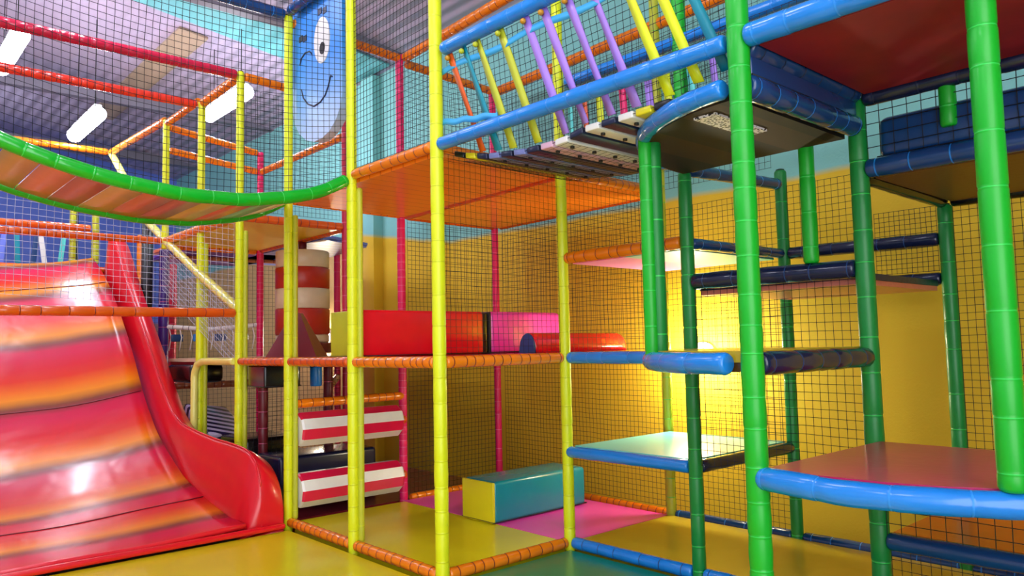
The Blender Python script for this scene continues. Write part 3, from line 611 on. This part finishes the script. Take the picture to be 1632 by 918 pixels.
for i, c in enumerate(bc):
    x0 = -.08-.21*i; x1 = x0-.2; mb = MB(); top = []; n = 6
    for j in range(n+1):
        yy = 1.2+(2.32-1.2)*j/n; dz = -.012
        top += [bl((x0, yy, bz(x0)+dz)), bl((x1, yy, bz(x1)+dz))]
    mb.add(top, [(2*j, 2*j+1, 2*j+3, 2*j+2) for j in range(n)], 0, True)
    o = mb.build('belt', vinyl('belt_%d' % i, c, rough=.3, bump=.1), root); s = o.modifiers.new('t', 'SOLIDIFY'); s.thickness = .015

# ---------------------------------------------------------------- smiling board
root = empty('smiling_board', (.1, 1.88, 3.42), 'blue rounded board with one open eye, a wink and a smile, behind the net', 'board')
prof = [(1.435, 6.0), (1.435, 4.5), (1.435, 3.74), (1.47, 3.63), (1.54, 3.54), (1.66, 3.46), (1.80, 3.425), (1.95, 3.425), (2.10, 3.47), (2.24, 3.56), (2.34, 3.68), (2.375, 3.80), (2.375, 4.6), (2.375, 6.0)]
prof = [(y_, min(z_, 4.98)) for y_, z_ in prof]
n = len(prof); mb = MB()
mb.add([(-.04, y_-1.88, z_-3.42) for y_, z_ in prof]+[(.05, y_-1.88, z_-3.42) for y_, z_ in prof], [tuple(range(n)), tuple(range(2*n-1, n-1, -1))]+[(i, n+i, n+(i+1) % n, (i+1) % n) for i in range(n)])
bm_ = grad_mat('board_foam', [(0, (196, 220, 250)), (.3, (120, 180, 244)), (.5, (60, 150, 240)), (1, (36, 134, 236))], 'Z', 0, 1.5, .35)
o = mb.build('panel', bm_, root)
def disc(cy, cz, ry, rz, xo, nm, m_, tilt=0):
    mb = MB(); pts = []
    for k in range(28):
        a = 2*math.pi*k/28; u_ = ry*math.cos(a); v_ = rz*math.sin(a); pts.append((u_*math.cos(tilt)-v_*math.sin(tilt), u_*math.sin(tilt)+v_*math.cos(tilt)))
    mb.add([(xo, cy-1.88+p[0], cz-3.42+p[1]) for p in pts]+[(-.0401, cy-1.88+p[0], cz-3.42+p[1]) for p in pts], [tuple(range(28))]+[(i, 28+i, 28+(i+1) % 28, (i+1) % 28) for i in range(28)])
    return mb.build(nm, m_, root)
e_ = disc(1.79, 4.32, .145, .215, -.046, 'open_eye', mat('white', rough=.4, bump=0), -.08)
p_ = disc(1.775, 4.24, .045, .055, -.052, 'pupil', mat('black', rough=.3, bump=0), 0); p_.parent = e_
def stroke(pts, w, nm, m_):
    mb = MB(); mb.sweep([(-.042, a-1.88, b-3.42) for a, b in pts], w, 6); mb.build(nm, m_, root)
nv_ = mat('navy', rough=.4, bump=0)
stroke([(2.22, 4.21), (2.19, 4.27), (2.11, 4.30), (2.03, 4.29), (1.98, 4.25)], .008, 'winking_eye', nv_)
stroke([(2.19, 3.97), (2.15, 3.88), (2.06, 3.80), (1.94, 3.75), (1.82, 3.76), (1.73, 3.80), (1.67, 3.87), (1.63, 3.95), (1.60, 3.93)], .008, 'mouth', nv_)
for a, b in ((1.83, 4.60), (1.74, 4.58), (2.20, 4.46), (2.12, 4.44)):
    mb = MB(); mb.box((-.046, a-1.88-.035, b-3.42-.028), (-.03, a-1.88+.035, b-3.42+.028)); mb.build('eyebrow_dash', nv_, root)

# ---------------------------------------------------------------- rope bridge (right)
def fz(y): # floor height of bridge along y (0 .. -2.3)
    t_ = [(0, 2.93), (-.2, 2.87), (-.45, 2.815), (-.8, 2.775), (-1.15, 2.77), (-1.25, 2.80), (-1.9, 2.805), (-2.4, 2.86)]
    for (a, za), (b, zb) in zip(t_, t_[1:]):
        if y >= b: return za+(zb-za)*(y-a)/(b-a)
    return 2.85
root = empty('rope_bridge', (.62, -.9, 2.7), 'rope bridge with dark slats and coloured straps hung from blue rails', 'bridge')
rl = lambda p: (p[0]-.62, p[1]+.9, p[2]-2.7)
slat_c = [('black', None), ('matyellow', None), ('navy', None), ('slatblue', 1), ('navy', None), ('slatblue', 1), ('navy', None), ('slatpink', 1), ('white', 1), ('navy', None), ('white', 1), ('navy', None), ('white', 1), ('matyellow', None), ('black', None)]
for i, (c, h) in enumerate(slat_c):
    y0 = -.07-.125*i; y1 = y0-.105
    if y1 < -2.0: break
    mb = MB(); za, zb = fz(y0), fz(y1)
    P8 = [(.10, y0, za-.02), (1.12, y0, za-.02), (1.12, y1, zb-.02), (.10, y1, zb-.02), (.10, y0, za+.02), (1.12, y0, za+.02), (1.12, y1, zb+.02), (.10, y1, zb+.02)]
    mb.add([rl(p) for p in P8], [(3,2,1,0),(4,5,6,7),(0,1,5,4),(1,2,6,5),(2,3,7,6),(3,0,4,7)])
    sl = bev(mb.build('slat', [mat(c, rough=.3)], root), .008)
    if h:
        mb = MB()
        for k in range(5):
            cx_ = .2+.2*k; mb = MB(); mb.sweep([rl((cx_, (y0+y1)/2, (za+zb)/2-.034)), rl((cx_, (y0+y1)/2, (za+zb)/2-.018))], .014, 8); mb.build('bolt_head', mat('black', rough=.4), sl)
sc = [('dorange', -.14), ('teal', -.30), ('lime', -.45), ('lime', -.68), ('lilac', -.92), ('lilac', -1.08), ('lilac', -1.28), ('lilac', -1.46), ('yellow', -1.68), ('yellow', -1.86), ('teal', -2.02)]
for i, (c, y0) in enumerate(sc):
    for side, xs, sh in ((0, .02, -.22), (1, X1-.02, -.1)):
        cc = c if side == 0 else ['aqua', 'dorange', 'yellow', 'pink', 'lilac', 'yellow', 'aqua', 'lilac'][i % 8]
        yb = y0+sh-.03; zb = fz(yb)+.03; xb = .10 if side == 0 else 1.12
        mb = MB(); n = 7; w = .03; pts = []
        for k in range(n+1):
            s = k/n; tw = .5*math.sin(s*3+i)
            c0 = Vector((xs+(xb-xs)*s, y0+(yb-y0)*s, 3.59+(zb-3.59)*s)); d = Vector((math.sin(tw)*w*.5, math.cos(tw)*w, 0))
            pts += [rl(c0+d), rl(c0-d)]
        mb.add(pts, [(2*k, 2*k+1, 2*k+3, 2*k+2) for k in range(n)], 0, True)
        o = mb.build('strap', mat(cc, rough=.4, bump=.1), root); so = o.modifiers.new('t', 'SOLIDIFY'); so.thickness = .008; so.offset = 0
    mb = MB(); mb.sweep([rl((.0, y0, 3.575)), rl((.0, y0, 3.565)), rl((.0, y0, 3.55)), rl((.0, y0, 3.54))], [.008, .019, .019, .008], 10); mb.build('toggle_ball', mat(['brass', 'lime', 'lime', 'lime', 'brass', 'brass'][i % 6], rough=.3, bump=0), root)
for zz, am, ye in ((3.49, .012, -2.3), (3.13, .006, -.62)):
    pts = [(.03+.0*k, -.02+(ye+.02)*k/40, zz+am*math.sin(k*.45)-(.09*k/40 if zz < 3.3 else 0)) for k in range(41)]; mb = MB(); v_ = []
    for p in pts: v_ += [rl((p[0], p[1], p[2]+.022)), rl((p[0]+.006*math.sin(p[1]*9), p[1], p[2]-.022))]
    mb.add(v_, [(2*k, 2*k+1, 2*k+3, 2*k+2) for k in range(40)], 0, True)
    o = mb.build('webbing', mat('sky', rough=.5, bump=.1), root); so = o.modifiers.new('t', 'SOLIDIFY'); so.thickness = .005
net('net along the near side of the rope bridge', (.06, -2.3, 3.60), (0, 1, 0), (0, 0, -1), 2.25, .9, .05, r=.0018, sagf=lambda a, b: (.05*b, 0, (.9-(3.6-fz(-2.3+a)))*b/.9))
net('net along the far side of the rope bridge', (X1-.05, -2.3, 3.62), (0, 1, 0), (0, 0, -1), 2.25, .9, .05, r=.0018, sagf=lambda a, b: (0, 0, (.9-(3.6-fz(-2.3+a)))*b/.9))
net('net slung beneath the rope bridge slats', (.08, -1.2, 2.64), (1, 0, 0), (0, 1, 0), 1.06, 1.15, .06, r=.0012, sagf=lambda a, b: (0, 0, fz(-1.2+b)-2.685))

# ---------------------------------------------------------------- soft blocks
def block(name, label, a, b, col, end=None, cat='block', r=.03, round_top=False, group=None):
    cx, cy = (a[0]+b[0])/2, (a[1]+b[1])/2; t = empty(name, (cx, cy, a[2]), label, cat, group)
    mb = MB(); mb.box((a[0]-cx, a[1]-cy, 0), (b[0]-cx, b[1]-cy, b[2]-a[2]))
    if end:
        mb = MB(); mb.box((a[0]-cx+.012, a[1]-cy, 0), (b[0]-cx, b[1]-cy, b[2]-a[2])); bev(mb.build('cover', mat(col, rough=.25, coat=.3, scale=4), t), r, 4)
        mb = MB(); mb.box((a[0]-cx-.004, a[1]-cy+.004, .002), (a[0]-cx+.02, b[1]-cy-.004, b[2]-a[2]-.006)); bev(mb.build('end_panel', mat(end, rough=.4, scale=4), t), .006)
    else: bev(mb.build('cover', mat(col, rough=.25, coat=.3, scale=4), t), r, 4)
    mb = MB(); z_ = .012; w_ = [(a[0]-cx-.003, a[1]-cy-.003, z_), (b[0]-cx+.003, a[1]-cy-.003, z_), (b[0]-cx+.003, b[1]-cy+.003, z_), (a[0]-cx-.003, b[1]-cy+.003, z_), (a[0]-cx-.003, a[1]-cy-.003, z_)]
    mb.sweep(w_, .004, 6); mb.build('piping', mat('black', rough=.5, bump=0), t)
    return t
block('bench_block', 'teal bench block with a yellow end, standing on the pink mat', (1.19, .86, .003), (2.36, 1.30, .36), 'teal', 'matyellow', r=.035)
block('roll_block', 'long red padded block on the eye level deck, yellow green at its left end', (.10, 1.25, H1+.033), (1.44, 1.72, 1.87), 'red', 'limeend', r=.03)
block('roll_block', 'long pink padded block right of the black gap', (1.53, 1.27, H1+.033), (2.50, 1.72, 1.875), 'magenta', 'black', r=.05)
block('gap_filler', 'black filler for the dark gap between the red and the pink blocks', (1.452, 1.29, H1+.033), (1.518, 1.70, 1.86), 'black', r=.012)  # dark gap between the blocks built as a solid black filler
t = empty('padded_roll', (1.86, .45, H1+.033), 'low half round red bolster with a blue end cap, before the pink block', 'bolster')
def halfround(x0, x1, w, h, ks):
    mb = MB(); nn = 13; 
    for (x, s_) in ks: mb.v += [(x, w*s_*math.cos(math.pi*k/(nn-1)), .004+h*s_*math.sin(math.pi*k/(nn-1))**.8) for k in range(nn)]
    for i in range(len(ks)-1):
        for k in range(nn): mb.f.append([i*nn+k, i*nn+(k+1) % nn, (i+1)*nn+(k+1) % nn, (i+1)*nn+k]); mb.m.append(0); mb.sm.append(k < nn-1)
    mb.f.append(list(range(nn))[::-1]); mb.m.append(0); mb.sm.append(False); mb.f.append([(len(ks)-1)*nn+k for k in range(nn)]); mb.m.append(0); mb.sm.append(False)
    return mb
halfround(0, 0, .095, .17, [(-.60, .97), (-.58, 1), (.52, 1), (.57, .93), (.60, .75)]).build('cover', mat('red', rough=.22, coat=.5), t)
halfround(0, 0, .097, .172, [(-.62, .95), (-.605, 1.0)]).build('end_cap', mat('dblue', rough=.35), t)
block('roll_block', 'dark blue padded block lying on the rail at the upper right edge', (X1+.02, -3.7, 2.56), (X1+.30, -2.50, 2.80), 'dblue', r=.05)
# striped rollers
def roller(z, label):
    t = empty('striped_roller', (.64, 2.38, z), label, 'roller', 'red and white striped rollers')
    mb = MB(); n = 10; r_ = .162; x0, x1 = -.53, .53
    for k in range(n):
        a0 = 2*math.pi*(k-.1)/n; a1 = 2*math.pi*(k+.9)/n
        q = [(x0, r_*math.cos(a0), r_*math.sin(a0)), (x1, r_*math.cos(a0), r_*math.sin(a0)), (x1, r_*math.cos(a1), r_*math.sin(a1)), (x0, r_*math.cos(a1), r_*math.sin(a1))]
        e = [(x0-.02, r_*.93*math.cos(a), r_*.93*math.sin(a)) for a in (a0, a1)]; g = [(x1+.02, r_*.93*math.cos(a), r_*.93*math.sin(a)) for a in (a0, a1)]
        mb.add(q, [(0, 1, 2, 3)], k % 2); mb.add([q[0], q[3], e[1], e[0]], [(0, 1, 2, 3)], k % 2); mb.add([q[1], g[0], g[1], q[2]], [(0, 1, 2, 3)], k % 2)
        mb.add([e[0], e[1], (x0-.03, 0, 0)], [(0, 1, 2)], 0); mb.add([g[1], g[0], (x1+.03, 0, 0)], [(0, 1, 2)], 0)
    mb.build('drum', [mat('white', rough=.3, coat=.3), mat('stripe', rough=.3, coat=.3)], t)
    for x, nm in ((-.575, 'hub'), (.60, 'hub')):
        mb = MB(); foam(mb, [(x-.06 if x < 0 else x-.03, 0, 0), (x+.03 if x < 0 else x+.06, 0, 0)], .045, pitch=.05, seg=12); mb.build('hub', [mat('dorange', rough=.3), mat('orangetie', rough=.4)], t)
roller(.81, 'upper striped roller between yellow post and pink post')
roller(.255, 'lower striped roller just above the yellow mat')
# hanging drum
t = empty('hanging_drum', (X1, 4.55, 1.5), 'big red and white banded drum hanging at eye level', 'drum')
zb = [(0, .13, 'maroon', .36), (.13, .23, 'white', .325), (.23, .55, 'deckred', .33), (.55, .80, 'white', .33), (.80, 1.06, 'deckred', .33), (1.06, 1.27, 'white', .325)]
cream = vinyl('drum_cream', (226, 206, 170), rough=.35); drd = vinyl('drum_red', (190, 44, 26), rough=.35)
for a, b, c, r_ in zb:
    mb = MB(); mb.sweep([(0, 0, a), (0, 0, a+.012), (0, 0, b-.012), (0, 0, b)], [r_-.012, r_, r_, r_-.012], 40); mb.build('band', cream if c == 'white' else drd if c == 'deckred' else mat('maroon', rough=.4), t)
mb = MB(); mb.sweep([(0, 0, 1.265), (0, 0, 1.40)], .05, 12); mb.build('hanging_rod', mat('maroon', rough=.4), t)
# wedge blocks near the drum
def wedge(label, c, w, h, d, mats, rot=0):
    mb = MB(); vs_ = [(-w/2, -d/2, 0), (w/2, -d/2, 0), (w*.08, -d*.12, h), (-w*.08, -d*.12, h), (-w/2, d/2, 0), (w/2, d/2, 0), (w*.08, d*.12, h), (-w*.08, d*.12, h)]
    mb.add(vs_, [(0, 1, 2, 3)], 1); mb.add(vs_, [(5, 4, 7, 6)], 1); mb.add(vs_, [(4, 0, 3, 7)], 0); mb.add(vs_, [(1, 5, 6, 2)], 1); mb.add(vs_, [(3, 2, 6, 7)], 0); mb.add(vs_, [(4, 5, 1, 0)], 0)
    o = bev(mb.build('wedge_block', [mat(m_, rough=.35) for m_ in mats], loc=c), .015); o.rotation_euler.z = rot; return lbl(o, label, 'block')
wedge('tall pointed wedge block, dark green and maroon, in front of the drum', (.34, 2.85, H1+.033), .50, .44, .46, ('deckbrown', 'maroon'), R(-42))
wedge('olive wedge block partly hidden by the bright yellow post', (1.22, 2.95, H1+.033), .5, .40, .3, ('olive', 'olive'), R(-30))

# ---------------------------------------------------------------- dim things deeper inside
def cyl(name, label, c, r_, h, col, cat, rings=None):
    t = empty(name, c, label, cat); mb = MB(); mb.sweep([(0, 0, 0), (0, 0, .015), (0, 0, h*.5), (0, 0, h-.015), (0, 0, h)], [r_*.93, r_, r_*1.02, r_, r_*.93], 24); mb.build('shell', mat(col, rough=.3), t)
    mb = MB(); mb.sweep([(0, 0, h-.04), (0, 0, h-.02)], r_*1.04, 24); mb.build('rim', mat(col, rough=.5), t); return t
cyl('blue_drum', 'small blue drum hung under the eye level deck, right of the black box', (.62, 3.0, 1.17), .06, .23, 'blue', 'drum')
block('black_pad_box', 'black padded box under the eye level rail, left of the blue drum', (.02, 2.9, 1.18), (.40, 3.3, 1.40), 'black', r=.02)
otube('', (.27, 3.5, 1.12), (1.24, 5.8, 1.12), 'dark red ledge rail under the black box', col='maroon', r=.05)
post(.27, 3.5, -.1, 1.40, 'maroon', 'pinktie', 'dark maroon post under the eye level deck, left of the black box', r=.05, group='maroon posts under the deck')
post(1.0, 3.45, -.1, 1.40, 'maroon', 'pinktie', 'dark maroon post under the deck, right of the small blue drum', r=.05, group='maroon posts under the deck')
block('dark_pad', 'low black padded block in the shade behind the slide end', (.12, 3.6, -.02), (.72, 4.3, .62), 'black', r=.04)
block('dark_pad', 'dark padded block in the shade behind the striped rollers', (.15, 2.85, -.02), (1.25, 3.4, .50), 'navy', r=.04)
mb = MB(); mb.box((-.28, -.35, 0), (.28, .35, .12)); o = bev(mb.build('striped_cushion', lines_mat('zebra_cloth', (214, 200, 240), (40, 30, 80), 'Y', .09, .5), loc=(.34, 5.05, .63)), .03); o.rotation_euler = (.5, .15, .2); lbl(o, 'lilac and black striped cushion behind the slide', 'cushion')
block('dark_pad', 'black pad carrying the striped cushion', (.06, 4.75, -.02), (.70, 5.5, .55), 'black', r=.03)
t = empty('rope_net_bridge', (.22, 6.6, 1.55), 'small distant rope bridge with blue pads behind the rear yellow posts', 'bridge')
mb = MB(); foam(mb, [(0, 0, .35), (.5, -.38, .30), (1.02, -.78, .35)], .03); mb.build('rail', [mat('white', rough=.4), mat('navy')], t)
for k in range(9):
    mb = MB(); mb.sweep([(.06+.11*k, -.046-.084*k, .33), (.09+.11*k, -.04-.084*k, .2), (.06+.11*k, -.046-.084*k, .02)], .008, 5); mb.build('rope_loop', mat('white', rough=.6), t)
for k in range(4):
    mb = MB(); mb.box((.08+.23*k, -.09-.175*k, .14), (.24+.23*k, -.05-.175*k, .24)); bev(mb.build('pad', mat('blue' if k % 2 else 'dblue', rough=.3), t), .015)
block('crawl_tunnel', 'black cloth crawl tunnel right of the slide at eye level', (-.0, 4.9, 1.18), (.4, 5.75, 1.40), 'black', r=.06, cat='tunnel')
t = block('pink_pillar', 'short pink pillar behind the left rear yellow post', (.22, 7.6, -.02), (.36, 7.74, 1.3), 'pink', r=.03, cat='post')
for i, (x, y, z, r_, lab) in enumerate([(-.55, 8.2, 4.0, .2, 'dim round black top peeping over the green bridge, left one'), (.0, 6.6, 3.62, .24, 'round black padded top peeping over the green bridge, right one')]):
    t = empty('padded_dome', (x, y, z), lab, 'dome'); mb = MB(); mb.sweep([(0, 0, 0), (0, 0, r_*.4), (0, 0, r_*.75), (0, 0, r_*.93), (0, 0, r_)], [r_, r_*.92, r_*.66, r_*.37, .01], 24); mb.build('cover', mat('black', rough=.3), t)
    mb = MB(); mb.sweep([(0, 0, -z+.0), (0, 0, .01)], r_*.3, 16); mb.build('column', mat('black', rough=.4), t)
# far straps above the slide top
for i, (x, c) in enumerate([(-1.52, 'pink'), (-1.35, 'deckblue'), (-1.12, 'teal'), (-.95, 'dblue'), (-.76, 'white'), (-.60, 'aqua')]):
    mb = MB(); mb.box((-.035, -.006, 0), (.035, .006, .62)); o = bev(mb.build('hanging_strap', mat(c, rough=.4), loc=(x, 8.9, 2.75)), .004); o.rotation_euler.y = R([0, 4, -3, 5, -8, 6][i])
    lbl(o, ['pink', 'periwinkle', 'teal', 'dark blue', 'white leaning', 'aqua'][i]+' strap hanging behind the top bar of the slide', 'strap', 'straps behind the slide top')
otube('', (-3.5, 8.9, 3.4), (.5, 8.9, 3.4), 'distant orange rail carrying the coloured straps', col='dorange')

post(.55, 8.9, -.1, 3.46, 'orange', 'orangetie', 'distant orange post at the right end of the strap rail', r=.045)
post(-3.45, 8.9, -.1, 3.46, 'orange', 'orangetie', 'distant orange post at the left end of the strap rail', r=.045)
block('side_pad', 'dark blue pad filling the gap between the two beams at the red deck corner', (.06, A2-.03, 2.79), (X1-.06, A2+.03, 2.93), 'dblue', r=.012, cat='pad')
